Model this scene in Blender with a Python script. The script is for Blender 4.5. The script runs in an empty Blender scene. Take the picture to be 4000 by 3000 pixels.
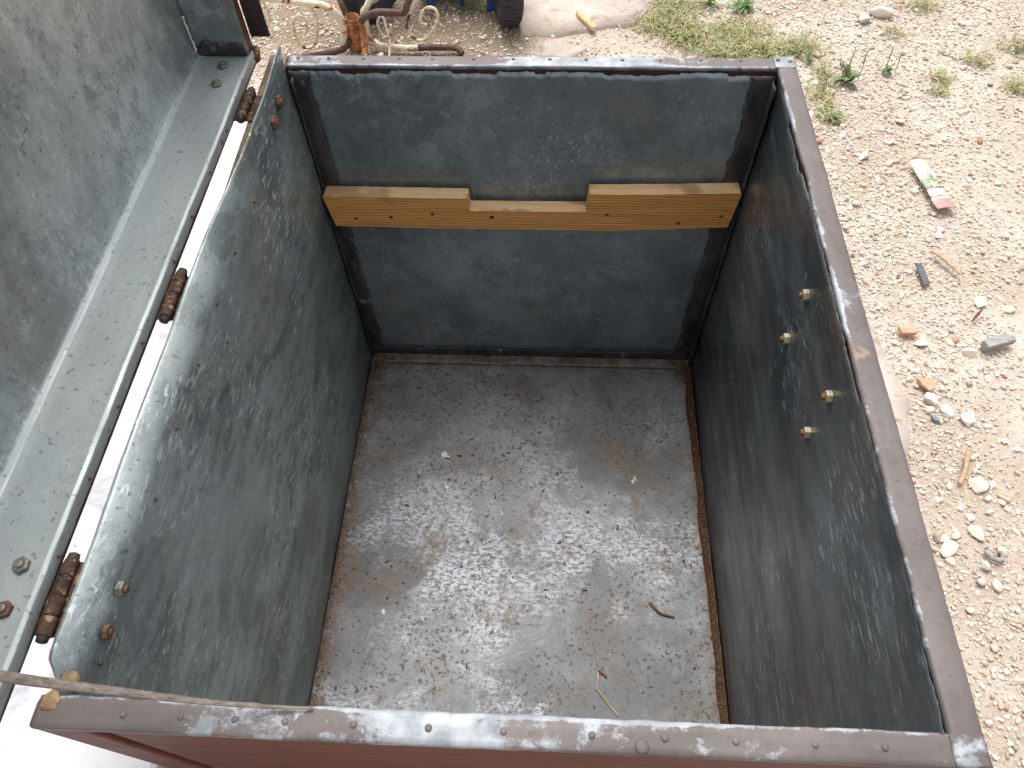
import bpy, bmesh, math, random
import numpy as np
from mathutils import Vector, Matrix, noise as mnoise

S = bpy.context.scene
COL = S.collection
PI = math.pi

# ------------------------------------------------------------------ camera
cam_d = bpy.data.cameras.new('camera')
cam = bpy.data.objects.new('camera', cam_d); COL.objects.link(cam)
cam.location = (0.3252, -0.0898, 1.2222)
cam.rotation_euler = (0.58361, 0.02067, 0.04262)
cam_d.sensor_width = 36.0; cam_d.lens = 26.105
cam_d.clip_start = 0.01; cam_d.clip_end = 500
S.camera = cam

# ------------------------------------------------------------------ sky, sun, exposure
SUN_EL, SUN_AZ = math.radians(64), math.radians(-12)      # azimuth from +Y towards +X
w = bpy.data.worlds.new('World'); S.world = w; w.use_nodes = True
nt = w.node_tree; nt.nodes.clear()
sky = nt.nodes.new('ShaderNodeTexSky'); sky.sky_type = 'NISHITA'; sky.sun_disc = False
sky.sun_elevation = SUN_EL; sky.sun_rotation = SUN_AZ
sky.air_density = 1.0; sky.dust_density = 6.0; sky.ozone_density = 1.0
hs = nt.nodes.new('ShaderNodeHueSaturation'); hs.inputs['Saturation'].default_value = 0.15
bg = nt.nodes.new('ShaderNodeBackground'); bg.inputs['Strength'].default_value = 0.15
wo = nt.nodes.new('ShaderNodeOutputWorld')
nt.links.new(sky.outputs[0], hs.inputs['Color']); nt.links.new(hs.outputs[0], bg.inputs[0]); nt.links.new(bg.outputs[0], wo.inputs[0])
sd = bpy.data.lights.new('sun', 'SUN'); sd.energy = 0.6; sd.angle = math.radians(35); sd.color = (1.0, 0.96, 0.90)
sun = bpy.data.objects.new('sun', sd); COL.objects.link(sun)
sv = Vector((math.sin(SUN_AZ) * math.cos(SUN_EL), math.cos(SUN_AZ) * math.cos(SUN_EL), math.sin(SUN_EL)))
sun.rotation_euler = sv.to_track_quat('Z', 'Y').to_euler(); sun.location = sv * 5
S.view_settings.view_transform = 'Standard'; S.view_settings.look = 'None'
S.view_settings.exposure = 1.02; S.view_settings.gamma = 1.0; S.view_settings.use_curve_mapping = False
S.cycles.max_bounces = 6; S.cycles.diffuse_bounces = 4; S.cycles.glossy_bounces = 4
S.cycles.use_denoising = True
S.cycles.sample_clamp_indirect = 6.0

# ------------------------------------------------------------------ sizes (metres)
W, L, D, H = 0.600, 0.7315, 0.6013, 0.680      # inside width, inside length, inside depth, rim height
T = 0.0206                                      # wall thickness
FZ = H - D                                      # level of the zinc floor
rng = np.random.default_rng(7)
random.seed(7)

# ------------------------------------------------------------------ material helpers
class NB:
    def __init__(s, name):
        s.m = bpy.data.materials.new(name); s.m.use_nodes = True
        s.t = s.m.node_tree; s.t.nodes.clear()
        s.out = s.t.nodes.new('ShaderNodeOutputMaterial')
        s.b = s.t.nodes.new('ShaderNodeBsdfPrincipled')
        s.t.links.new(s.b.outputs[0], s.out.inputs[0])
        s.tc = s.t.nodes.new('ShaderNodeTexCoord')
    def n(s, t): return s.t.nodes.new(t)
    def l(s, a, b): s.t.links.new(a, b)
    def val(s, sock, v):
        if hasattr(v, 'is_output') or isinstance(v, bpy.types.NodeSocket): s.l(v, sock)
        else: sock.default_value = v
    def co(s, scale=(1, 1, 1), loc=(0, 0, 0), rot=(0, 0, 0)):
        m = s.n('ShaderNodeMapping'); m.inputs['Scale'].default_value = scale
        m.inputs['Location'].default_value = loc; m.inputs['Rotation'].default_value = rot
        s.l(s.tc.outputs['Object'], m.inputs[0]); return m.outputs[0]
    def noise(s, scale, detail=5, rough=.55, dist=0, vec=None, seed=0):
        t = s.n('ShaderNodeTexNoise'); t.noise_dimensions = '3D'
        t.inputs['Scale'].default_value = scale; t.inputs['Detail'].default_value = detail
        t.inputs['Roughness'].default_value = rough; t.inputs['Distortion'].default_value = dist
        a = s.n('ShaderNodeVectorMath'); a.operation = 'ADD'; a.inputs[1].default_value = (seed*3.17 + .3, seed*1.71 + .8, seed*2.33 - .4)
        s.l(vec if vec is not None else s.tc.outputs['Object'], a.inputs[0]); s.l(a.outputs[0], t.inputs['Vector']); return t.outputs[0]
    def vor(s, scale, vec=None, feature='F1'):
        t = s.n('ShaderNodeTexVoronoi'); t.feature = feature; t.inputs['Scale'].default_value = scale
        s.l(vec if vec is not None else s.co(), t.inputs['Vector']); return t.outputs['Distance']
    def rng(s, v, a, b, c=0., d=1., smooth=True):
        r = s.n('ShaderNodeMapRange'); r.interpolation_type = 'SMOOTHSTEP' if smooth else 'LINEAR'
        r.inputs['From Min'].default_value = a; r.inputs['From Max'].default_value = b
        r.inputs['To Min'].default_value = c; r.inputs['To Max'].default_value = d
        s.l(v, r.inputs['Value']); return r.outputs[0]
    def mix(s, f, a, b, blend='MIX'):
        m = s.n('ShaderNodeMix'); m.data_type = 'RGBA'; m.blend_type = blend; m.clamp_factor = True
        s.val(m.inputs[0], f)
        for i, c in ((6, a), (7, b)):
            if isinstance(c, tuple): m.inputs[i].default_value = (*c[:3], 1)
            else: s.l(c, m.inputs[i])
        return m.outputs[2]
    def math(s, op, a, b=0.):
        m = s.n('ShaderNodeMath'); m.operation = op; s.val(m.inputs[0], a); s.val(m.inputs[1], b); return m.outputs[0]
    def attr(s, name):
        a = s.n('ShaderNodeAttribute'); a.attribute_name = name; return a
    def bump(s, h, strength=.3, dist=.001, prev=None):
        b = s.n('ShaderNodeBump'); b.inputs['Strength'].default_value = strength; b.inputs['Distance'].default_value = dist
        s.l(h, b.inputs['Height'])
        if prev: s.l(prev, b.inputs['Normal'])
        return b.outputs[0]
    def fin(s, col, rough=.6, metal=0., normal=None, spec=.5):
        s.val(s.b.inputs['Base Color'], col if not isinstance(col, tuple) else (*col[:3], 1))
        s.val(s.b.inputs['Roughness'], rough); s.val(s.b.inputs['Metallic'], metal)
        s.b.inputs['Specular IOR Level'].default_value = spec
        if normal: s.l(normal, s.b.inputs['Normal'])
        return s.m

def zinc(name, dark, light, streak=(1, 1, .25), brown=.4, flecks=.5, blot=.3, seed=0., metal=.5, rough=.30, pale=(.56, .60, .61), bscale=40):
    """weathered zinc sheet: cloudy patina, crisp small blotches, fine pale oxide flecks and brown stains"""
    k = NB(name)
    st = k.co(streak, (seed, seed * .7, seed * 1.3))
    n0 = k.noise(2.6, 3, .5, .2, None, seed + 31)
    n1 = k.noise(10, 12, .74, .2, st, seed)
    c = k.mix(k.rng(k.math('ADD', k.math('MULTIPLY', n0, .5), k.math('MULTIPLY', n1, .6)), .44, .66), dark, light)
    n2 = k.noise(bscale, 8, .70, .15, st, seed + 3)
    g2 = k.rng(k.noise(6, 4, .6, 0, None, seed + 40), .38, .60, .25, 1.)
    c = k.mix(k.math('MULTIPLY', k.math('MULTIPLY', k.rng(n2, .505, .565), g2), blot), c, tuple(q*.70 for q in dark))
    c = k.mix(k.math('MULTIPLY', k.math('MULTIPLY', k.rng(n2, .45, .40), g2), blot), c, tuple(q*1.2 for q in light))
    fv = k.co(tuple(1.3*q if q > .9 else q for q in streak), (seed + 4, 1, 2))
    n3 = k.noise(150, 5, .65, .1, fv, seed + 5)
    gate = k.rng(k.noise(7, 6, .65, .2, None, seed + 9), .46, .60)
    c = k.mix(k.math('MULTIPLY', k.math('MULTIPLY', k.rng(n3, .555, .605), gate), flecks), c, pale)
    n4 = k.noise(5.0, 9, .74, .2, k.co(tuple(max(q, .5) for q in streak), (seed, 2, 1)), seed + 12)
    c = k.mix(k.math('MULTIPLY', k.rng(n4, .49, .66), brown), c, (.25, .175, .115))
    n5 = k.noise(200, 3, .55, 0, None, seed + 20)
    c = k.mix(k.rng(n5, .62, .68, 0, .5), c, (.05, .045, .04))
    r = k.rng(k.noise(16, 6, .65, 0, st, seed + 2), .3, .7, rough - .07, rough + .16)
    nm = k.bump(k.noise(130, 5, .7, 0, st, seed + 1), .16, .0006); nm = k.bump(n1, .10, .003, nm)
    return k.fin(c, r, metal, nm)

def mat_floor():
    k = NB('zinc_floor')
    n0 = k.noise(3.4, 4, .5, .3, None, 22.)
    n1 = k.noise(11, 12, .76, .2, None, 2.)
    c = k.mix(k.rng(k.math('ADD', k.math('MULTIPLY', n0, .55), k.math('MULTIPLY', n1, .55)), .43, .66), (.135, .138, .142), (.285, .292, .300))
    grain = k.noise(120, 6, .80, .1, k.co((1.0, 1.7, 1)), 6.)
    bl = k.math('MULTIPLY', k.rng(k.noise(4.6, 8, .70, .4, None, 7.9), .49, .62), k.rng(grain, .44, .55))
    sx = k.n('ShaderNodeSeparateXYZ'); k.l(k.tc.outputs['Object'], sx.inputs[0])
    bl = k.math('MULTIPLY', bl, k.rng(sx.outputs[1], .60, .28, .30, 1.))
    c = k.mix(k.math('MULTIPLY', bl, .85), c, (.56, .58, .62))
    st = k.math('MULTIPLY', k.rng(k.noise(8, 9, .78, .3, None, 11.4), .50, .62), k.rng(k.noise(80, 5, .75, 0, None, 12.), .36, .58))
    c = k.mix(k.math('MULTIPLY', st, .80), c, (.165, .110, .068))
    # dust and rust drifted against the foot of the walls
    sx = k.n('ShaderNodeSeparateXYZ'); k.l(k.tc.outputs['Object'], sx.inputs[0])
    e1 = k.rng(sx.outputs[0], .040, .004); e2 = k.rng(sx.outputs[0], W - .030, W - .004); e3 = k.rng(sx.outputs[1], L - .045, L - .008)
    ed = k.math('MAXIMUM', k.math('MAXIMUM', e1, e2), e3)
    c = k.mix(k.math('MULTIPLY', k.math('MULTIPLY', ed, .85), k.rng(k.noise(45, 7, .75, 0, None, 30.), .40, .54)), c, (.160, .100, .058))
    c = k.mix(k.rng(grain, .42, .36, 0, .45), c, (.105, .098, .09))
    sp = k.math('MULTIPLY', k.rng(k.noise(170, 3, .6, 0, None, 14.), .575, .61), k.rng(k.noise(9, 4, .6, 0, None, 15.), .40, .60, .25, 1.))
    c = k.mix(k.math('MULTIPLY', sp, .85), c, (.085, .058, .040))
    nm = k.bump(k.noise(160, 4, .7, 0, None, 19.), .4, .0007)
    return k.fin(c, k.rng(n1, .3, .7, .60, .78), .08, nm, .35)

def mat_rim():
    """thin brown paint over zinc; worn to bare zinc along edges and in flakes"""
    k = NB('rim_paint')
    a = k.attr('wear'); wear = a.outputs['Fac']
    n = k.noise(21, 8, .72, .25, None, 3.)
    nf = k.noise(150, 3, .6, 0, None, 4.)
    paint = k.mix(k.rng(k.noise(11, 5, .6, 0, None, 5.), .3, .7), (.090, .075, .071), (.138, .118, .113))
    paint = k.mix(k.rng(nf, .50, .75, 0, .45), paint, (.075, .05, .045))
    bare = k.mix(k.rng(k.noise(60, 4, .6, 0, None, 6.), .35, .65), (.19, .205, .22), (.32, .34, .365))
    f = k.rng(k.math('ADD', n, k.math('MULTIPLY', k.math('SUBTRACT', wear, .5), .55)), .54, .62)
    c = k.mix(f, paint, bare)
    tan = k.rng(k.noise(13, 4, .6, .4, None, 8.), .66, .72, 0, .75)
    c = k.mix(tan, c, (.26, .19, .12))
    nm = k.bump(f, .35, .0005); nm = k.bump(nf, .2, .0004, nm)
    return k.fin(c, k.rng(f, 0, 1, .55, .52), k.rng(f, 0, 1, 0., .15), nm, .35)

def mat_plain(name, c1, c2, scale=20, rough=.6, metal=0., bumpd=.001, streak=(1, 1, 1), seed=1., spot=None, spec=.4):
    k = NB(name); v = k.co(streak)
    n = k.noise(scale, 6, .65, .3, v, seed)
    c = k.mix(k.rng(n, .32, .68), c1, c2)
    if spot: c = k.mix(k.rng(k.noise(scale * 1.7, 5, .65, .5, v, seed + 5), spot[1], spot[1] + .06), c, spot[0])
    nm = k.bump(k.noise(scale * 4, 4, .6, 0, v, seed + 2), .4, bumpd)
    return k.fin(c, rough, metal, nm, spec)

def mat_wood(name, c1, c2, axis=(1.2, 22, 22), seed=0., knots=.5, dark=(.16, .085, .035)):
    k = NB(name)
    v = k.co(axis, (seed, seed, seed))
    n = k.noise(6, 4, .55, .5, v, seed)
    wv = k.n('ShaderNodeTexWave'); wv.wave_type = 'BANDS'; wv.bands_direction = 'Z'
    wv.inputs['Scale'].default_value = 5.; wv.inputs['Distortion'].default_value = 6.0; wv.inputs['Detail'].default_value = 3
    wv.inputs['Detail Scale'].default_value = .7
    k.l(k.co((1.6, 6, 13), (seed, .3, .7)), wv.inputs['Vector'])
    c = k.mix(k.rng(n, .3, .7), c1, c2)
    c = k.mix(k.rng(wv.outputs['Fac'], .50, .95, 0, .55), c, dark)
    c = k.mix(k.math('MULTIPLY', k.rng(k.noise(9, 4, .6, .6, k.co((1, 1, 1.4), (seed + 2, 0, 0)), seed + 4), .60, .78), knots), c, dark)
    c = k.mix(k.rng(k.noise(170, 2, .6, 0, None, seed + 8), .66, .73, 0, .5), c, (.09, .055, .03))
    nm = k.bump(wv.outputs['Fac'], .25, .0008); nm = k.bump(k.noise(90, 4, .6, 0, v, seed), .3, .0006, nm)
    return k.fin(c, .72, 0, nm, .25)

def mat_rustpaint():
    k = NB('rusty_cream_paint')
    n = k.noise(22, 5, .6, .7, None, 2.)
    cream = k.mix(k.rng(k.noise(40, 4, .6, 0, None, 3.), .3, .7), (.50, .43, .31), (.66, .60, .47))
    c = k.mix(k.rng(n, .55, .585), cream, (.42, .16, .045))
    c = k.mix(k.rng(n, .59, .63), c, (.055, .026, .018))
    return k.fin(c, .6, 0, k.bump(n, .4, .001), .35)

def mat_tint(name, rough=.85, amp=.25, scale=300):
    """base colour from each piece's own 'tint' attribute, with fine grain"""
    k = NB(name)
    a = k.attr('tint')
    n = k.noise(scale, 4, .65, 0, None, 3.)
    c = k.mix(k.rng(n, .3, .7, 0, amp, False), a.outputs['Color'], (.16, .12, .085))
    return k.fin(c, rough, 0, k.bump(n, .3, .0008), .25)

def mat_ground():
    k = NB('dry_dirt')
    n = k.noise(3.2, 8, .62, .3, None, 1.)
    c = k.mix(k.rng(n, .36, .64), (.40, .325, .262), (.52, .44, .375))
    c = k.mix(k.rng(k.noise(1.7, 5, .6, .3, None, 7.), .52, .68, 0, .8), c, (.57, .49, .43))
    c = k.mix(k.rng(k.noise(70, 5, .7, 0, None, 3.), .50, .68, 0, .45), c, (.22, .165, .115))
    c = k.mix(k.rng(k.noise(150, 3, .7, 0, None, 4.), .58, .66, 0, .7), c, (.58, .49, .38))
    # darker loam around the rusty stand and the cart
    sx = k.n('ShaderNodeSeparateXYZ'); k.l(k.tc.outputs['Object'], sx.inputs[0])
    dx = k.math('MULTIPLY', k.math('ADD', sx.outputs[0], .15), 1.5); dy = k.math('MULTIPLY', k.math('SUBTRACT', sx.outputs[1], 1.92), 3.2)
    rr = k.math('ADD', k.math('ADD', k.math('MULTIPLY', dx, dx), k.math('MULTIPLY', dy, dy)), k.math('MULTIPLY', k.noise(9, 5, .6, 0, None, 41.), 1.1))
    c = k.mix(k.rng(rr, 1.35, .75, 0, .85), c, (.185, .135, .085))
    h = k.noise(60, 7, .72, 0, None, 5.); h2 = k.noise(210, 3, .6, 0, None, 6.)
    nm = k.bump(h, .7, .008); nm = k.bump(h2, .5, .003, nm)
    return k.fin(c, .95, 0, nm, .15)

def mat_concrete():
    k = NB('worn_concrete')
    n = k.noise(9, 7, .65, .3, None, 1.)
    c = k.mix(k.rng(n, .35, .65), (.36, .305, .262), (.47, .40, .352))
    c = k.mix(k.rng(k.noise(90, 3, .6, 0, None, 4.), .60, .68, 0, .6), c, (.22, .18, .14))
    c = k.mix(k.rng(k.noise(16, 5, .6, .4, None, 9.), .58, .70, 0, .7), c, (.28, .215, .15))
    return k.fin(c, .9, 0, k.bump(k.noise(120, 5, .7, 0, None, 5.), .4, .002), .2)

def mat_white():
    k = NB('white_enamel')
    n = k.noise(8, 6, .7, .5, None, 1.)
    c = k.mix(k.rng(n, .50, .66, 0, .8), (.52, .525, .54), (.25, .26, .29))  # blue-grey blotches painted in to imitate soft shadow patches on the enamel
    sc = k.noise(20, 1, .5, 0, k.co((1.2, 12, 1), (0, 0, 0), (0, 0, .5)), 4.)
    c = k.mix(k.rng(sc, .70, .72, 0, .6), c, (.42, .42, .43))
    c = k.mix(k.rng(k.noise(55, 3, .6, 0, None, 6.), .70, .73, 0, .9), c, (.12, .09, .07))
    return k.fin(c, .30, 0, k.bump(n, .1, .002), .5)

M = {}
M['zinc_left'] = zinc('zinc_lit_wall', (.125, .152, .156), (.320, .362, .362), (1, .42, 1.0), .42, .90, .55, 1.7, .45, .40)  # lit copy of the liner zinc: skylight on this wall painted into the colour
M['zinc_right'] = zinc('zinc_shaded_wall', (.056, .066, .073), (.165, .184, .194), (1, .30, 1.2), .40, .80, .50, 8.1, .5, .32, pale=(.40, .43, .45))  # darker copy of the liner zinc, shade from the open lid painted in
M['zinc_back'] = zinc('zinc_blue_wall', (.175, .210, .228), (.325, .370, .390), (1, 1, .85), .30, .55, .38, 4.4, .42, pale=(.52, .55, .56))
M['zinc_lid'] = zinc('zinc_lid', (.190, .222, .232), (.380, .425, .432), (1, 1.0, .7), .26, .45, .48, 13.3, .35, .38, bscale=48)
M['zinc_strip_lit'] = zinc('zinc_strip_lit', (.300, .332, .334), (.360, .392, .390), (1, .6, 1), .06, .20, .10, 17.9, .3, .42)  # same sheet as the lid zinc; brightness of its upward face painted in
M['zinc_floor'] = mat_floor()
M['rim'] = mat_rim()
M['red'] = mat_plain('red_brown_paint', (.085, .024, .015), (.140, .046, .031), 9, .6, 0, .0012, (1, 9, 9), 2., ((.20, .11, .085), .64), .3)
M['darkred'] = mat_plain('dark_red_wood', (.055, .020, .014), (.10, .038, .026), 30, .65, 0, .001, (3, 1, 3), 5.)
M['brownwood'] = mat_plain('bare_brown_wood', (.10, .068, .05), (.22, .155, .095), 28, .75, 0, .0012, (1.2, .7, 2), 6., ((.30, .22, .12), .60))
M['tar'] = mat_plain('black_sealant', (.022, .019, .020), (.075, .064, .066), 34, .40, 0, .0018, (1, 1, .4), 7., ((.24, .24, .25), .62), .5)
M['board'] = mat_wood('raw_pine', (.70, .315, .085), (.83, .425, .14), (1.0, 16, 16), 1., .7, (.24, .10, .03))
M['boardtop'] = mat_wood('pale_pine', (.76, .50, .25), (.84, .60, .33), (2.0, 22, 22), 3., .45, (.26, .12, .05))  # paler, less orange pine for the board's edge faces
M['iron'] = mat_plain('rusty_iron', (.028, .017, .013), (.10, .052, .030), 70, .7, .15, .002, (1, 1, 1), 8., ((.27, .17, .08), .56))
M['darkiron'] = mat_plain('dark_iron', (.030, .020, .018), (.065, .045, .04), 30, .6, .2, .001, (1, 1, 1), 9.)
M['brass'] = mat_plain('dull_yellow_zinc_nut', (.30, .27, .18), (.46, .42, .30), 90, .42, .55, .0006, (1, 1, 1), 10.)
M['rustnut'] = mat_plain('rusty_nut', (.085, .046, .028), (.175, .092, .055), 80, .6, .25, .0006, (1, 1, 1), 11.)
M['boltrust'] = mat_plain('rusty_bolt_end', (.10, .04, .018), (.22, .09, .035), 120, .7, .15, .0005, (1, 1, 1), 12.)
M['greynut'] = mat_plain('grey_nut', (.14, .13, .11), (.25, .24, .21), 90, .45, .5, .0006, (1, 1, 1), 13.)
M['stay'] = mat_plain('weathered_lath', (.075, .060, .048), (.19, .162, .135), 12, .6, 0, .0006, (.6, 25, 25), 14.)
M['glue'] = mat_plain('yellow_glue', (.13, .08, .04), (.30, .205, .10), 90, .6, 0, .002, (1, 1, 1), 15.)
M['dirt'] = mat_plain('brown_dirt', (.042, .021, .011), (.105, .052, .025), 160, .95, 0, .002, (1, 1, 1), 16., ((.36, .28, .19), .68), .15)
M['pedestal'] = mat_rustpaint()
M['pedbrown'] = mat_plain('brown_rust', (.050, .025, .018), (.105, .055, .04), 40, .65, .1, .001, (1, 1, 1), 17.)
M['pedorange'] = mat_plain('orange_rust', (.13, .045, .018), (.40, .16, .055), 45, .75, 0, .001, (1, 1, 1), 18., ((.60, .53, .41), .60))
M['rubber'] = mat_plain('black_rubber', (.022, .022, .025), (.045, .045, .05), 60, .8, 0, .001, (1, 1, 1), 19.)
M['blue'] = mat_plain('blue_paint', (.012, .055, .19), (.02, .085, .26), 20, .45, 0, .0006, (1, 1, 1), 20., ((.10, .05, .03), .68))
M['lightblue'] = mat_plain('light_blue_paint', (.14, .33, .52), (.20, .43, .62), 16, .5, 0, .0006, (1, 1, 1), 21.)
M['creamrim'] = mat_plain('cream_rim', (.48, .42, .30), (.62, .56, .43), 30, .5, 0, .0006, (1, 1, 1), 22., ((.25, .12, .05), .62))
M['white'] = mat_white()
M['ground'] = mat_ground()
M['concrete'] = mat_concrete()
M['stone'] = mat_tint('stone')
M['flake'] = mat_tint('dry_flakes', .95, .35, 500)
M['leaf'] = mat_tint('plant_leaf', .55, .12, 200)
M['dropping'] = mat_plain('white_dropping', (.52, .48, .42), (.74, .71, .66), 200, .9, 0, .001, (1, 1, 1), 23.)
M['blackplastic'] = mat_plain('black_plastic', (.012, .012, .012), (.03, .03, .03), 60, .4, 0, .0003)
M['greyplastic'] = mat_plain('charcoal_rubber', (.055, .058, .065), (.09, .095, .105), 50, .6, 0, .0008)
M['twig'] = mat_plain('brown_twig', (.085, .04, .02), (.17, .085, .04), 120, .85, 0, .001)
M['straw'] = mat_plain('dry_straw', (.30, .205, .115), (.46, .34, .21), 120, .75, 0, .0008)
M['greywood'] = mat_plain('grey_weathered_wood', (.17, .165, .16), (.36, .35, .33), 40, .85, 0, .0015, (1, 8, 8), 24.)
M['tile'] = mat_plain('orange_tile', (.42, .21, .13), (.58, .33, .23), 70, .85, 0, .001)

# ------------------------------------------------------------------ object helpers
def link(name, me, mats, parent=None, smooth=False):
    o = bpy.data.objects.new(name, me); COL.objects.link(o)
    for m in (mats if isinstance(mats, (list, tuple)) else [mats]): me.materials.append(M[m] if isinstance(m, str) else m)
    if parent: o.parent = parent
    if smooth: me.shade_smooth()
    return o
def tag(o, label=None, cat=None, group=None, kind=None):
    if label: o['label'] = label
    if cat: o['category'] = cat
    if group: o['group'] = group
    if kind: o['kind'] = kind
    return o
def empty(name, loc, label, cat, group=None):
    o = bpy.data.objects.new(name, None); COL.objects.link(o); o.location = loc; o.empty_display_size = .05
    bpy.context.view_layer.update()
    return tag(o, label, cat, group)
class MB:
    """collects shapes (world coordinates) into one mesh"""
    def __init__(s): s.v = []; s.f = []; s.mi = []; s.at = []
    def add(s, vs, fs, mi=0):
        b = len(s.v); s.v += [tuple(v) for v in vs]
        for f in fs: s.f.append(tuple(i + b for i in f)); s.mi.append(mi)
        return s
    def box(s, lo, hi, mi=0, mat=None):
        x0, y0, z0 = lo; x1, y1, z1 = hi
        vs = [(x0,y0,z0),(x1,y0,z0),(x1,y1,z0),(x0,y1,z0),(x0,y0,z1),(x1,y0,z1),(x1,y1,z1),(x0,y1,z1)]
        if mat: vs = [mat @ Vector(v) for v in vs]
        return s.add(vs, [(0,3,2,1),(4,5,6,7),(0,1,5,4),(1,2,6,5),(2,3,7,6),(3,0,4,7)], mi)
    def ring_loft(s, rings, mi=0, close=True, caps=True):
        n = len(rings[0]); vs = [p for r in rings for p in r]; fs = []
        for i in range(len(rings) - 1):
            for j in range(n if close else n - 1):
                a, b = i*n + j, i*n + (j+1) % n
                fs.append((a, b, b + n, a + n))
        if caps and close:
            fs.append(tuple(range(n - 1, -1, -1))); m = (len(rings)-1)*n; fs.append(tuple(range(m, m + n)))
        return s.add(vs, fs, mi)
    def tube(s, pts, r, n=8, mi=0, flat=1., up=None):
        pts = [Vector(p) for p in pts]; rings = []
        rr = r if isinstance(r, (list, tuple)) else [r] * len(pts)
        pn = None
        for i, p in enumerate(pts):
            t = (pts[min(i+1, len(pts)-1)] - pts[max(i-1, 0)]).normalized()
            if pn is None:
                a = Vector(up) if up else (Vector((0,0,1)) if abs(t.z) < .9 else Vector((1,0,0)))
                pn = (a - t * a.dot(t)).normalized()
            else: pn = (pn - t * pn.dot(t)).normalized()
            b = t.cross(pn)
            rings.append([p + (pn * math.cos(q) * flat + b * math.sin(q)) * rr[i] for q in [2*PI*j/n for j in range(n)]])
        return s.ring_loft(rings, mi)
    def lathe(s, prof, origin, axis, n=16, mi=0):
        ax = Vector(axis).normalized(); a = Vector((0,0,1)) if abs(ax.z) < .9 else Vector((1,0,0))
        u = (a - ax * a.dot(ax)).normalized(); v = ax.cross(u); o = Vector(origin)
        return s.ring_loft([[o + ax*h + (u*math.cos(2*PI*j/n) + v*math.sin(2*PI*j/n))*r for j in range(n)] for r, h in prof], mi)
    def build(s, name, mats, parent=None, smooth=False, bevel=0., seg=2, wear=None):
        me = bpy.data.meshes.new(name)
        me.from_pydata(s.v, [], s.f)
        me.polygons.foreach_set('material_index', s.mi); me.update()
        o = link(name, me, mats, parent, smooth)
        if parent: o.matrix_parent_inverse = parent.matrix_world.inverted()
        if bevel:
            b = o.modifiers.new('bevel', 'BEVEL'); b.width = bevel; b.segments = seg; b.limit_method = 'ANGLE'; b.angle_limit = .6
        return o
def smoothpath(pts, k=4):
    """Catmull-Rom through the points"""
    P = [Vector(p) for p in pts]; out = []
    for i in range(len(P)-1):
        a, b, c, d = P[max(i-1,0)], P[i], P[i+1], P[min(i+2,len(P)-1)]
        for j in range(k):
            t = j/k
            out.append(.5*((2*b) + (c-a)*t + (2*a-5*b+4*c-d)*t*t + (3*b-a-3*c+d)*t**3))
    return out + [P[-1]]
def nz(x, y=0., z=0., s=1.): return mnoise.noise(Vector((x*s + 11.3, y*s - 4.7, z*s + 2.1)))

def sheet(name, fn, nu, nv, mats, parent, thick=.0012, smooth=True, wear=None, flip=False):
    """grid sheet: fn(u, v) -> point; optional wear(u, v) written to the 'wear' attribute"""
    vs = []; ws = []
    for j in range(nv + 1):
        for i in range(nu + 1):
            u, v = i/nu, j/nv; vs.append(fn(u, v)); ws.append(wear(u, v) if wear else 0.)
    fs = []
    for j in range(nv):
        for i in range(nu):
            a = j*(nu+1) + i; q = (a, a+1, a+nu+2, a+nu+1); fs.append(q[::-1] if flip else q)
    me = bpy.data.meshes.new(name); me.from_pydata(vs, [], fs); me.update()
    if wear:
        at = me.attributes.new('wear', 'FLOAT', 'POINT'); at.data.foreach_set('value', ws)
    o = link(name, me, mats, parent, smooth)
    if parent: o.matrix_parent_inverse = parent.matrix_world.inverted()
    if thick:
        m = o.modifiers.new('thickness', 'SOLIDIFY'); m.thickness = thick; m.offset = -1
    return o

# ================================================================== SETTING
# ground: one sheet to the horizon, finely divided where it is seen
gx = np.concatenate([[-120, -30, -8, -3], np.linspace(-1.7, 2.4, 110), [4, 9, 30, 120]])
gy = np.concatenate([[-120, -30, -8, -2], np.linspace(-.6, 2.8, 90), [5, 10, 30, 120]])
def lowfreq(x, y, s, seed):
    g = np.random.default_rng(seed); r = np.zeros_like(x)
    for k in range(7):
        a = g.uniform(0, 2*PI); f = s*g.uniform(.6, 1.9)
        r += np.sin((x*math.cos(a) + y*math.sin(a))*f + g.uniform(0, 7))
    return r/7
def gz(x, y): return .006*lowfreq(np.asarray(x, float), np.asarray(y, float), 5, 77) - .002
gX, gY = np.meshgrid(gx, gy); gZ = np.where((gX > -2) & (gX < 3) & (gY > -1) & (gY < 3), gz(gX, gY), 0)
gv = list(zip(gX.ravel().tolist(), gY.ravel().tolist(), gZ.ravel().tolist()))
nx = len(gx)
gf = [(j*nx+i, j*nx+i+1, (j+1)*nx+i+1, (j+1)*nx+i) for j in range(len(gy)-1) for i in range(nx-1)]
me = bpy.data.meshes.new('ground'); me.from_pydata(gv, [], gf); me.update()
tag(link('ground', me, 'ground', None, True), kind='structure')

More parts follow.
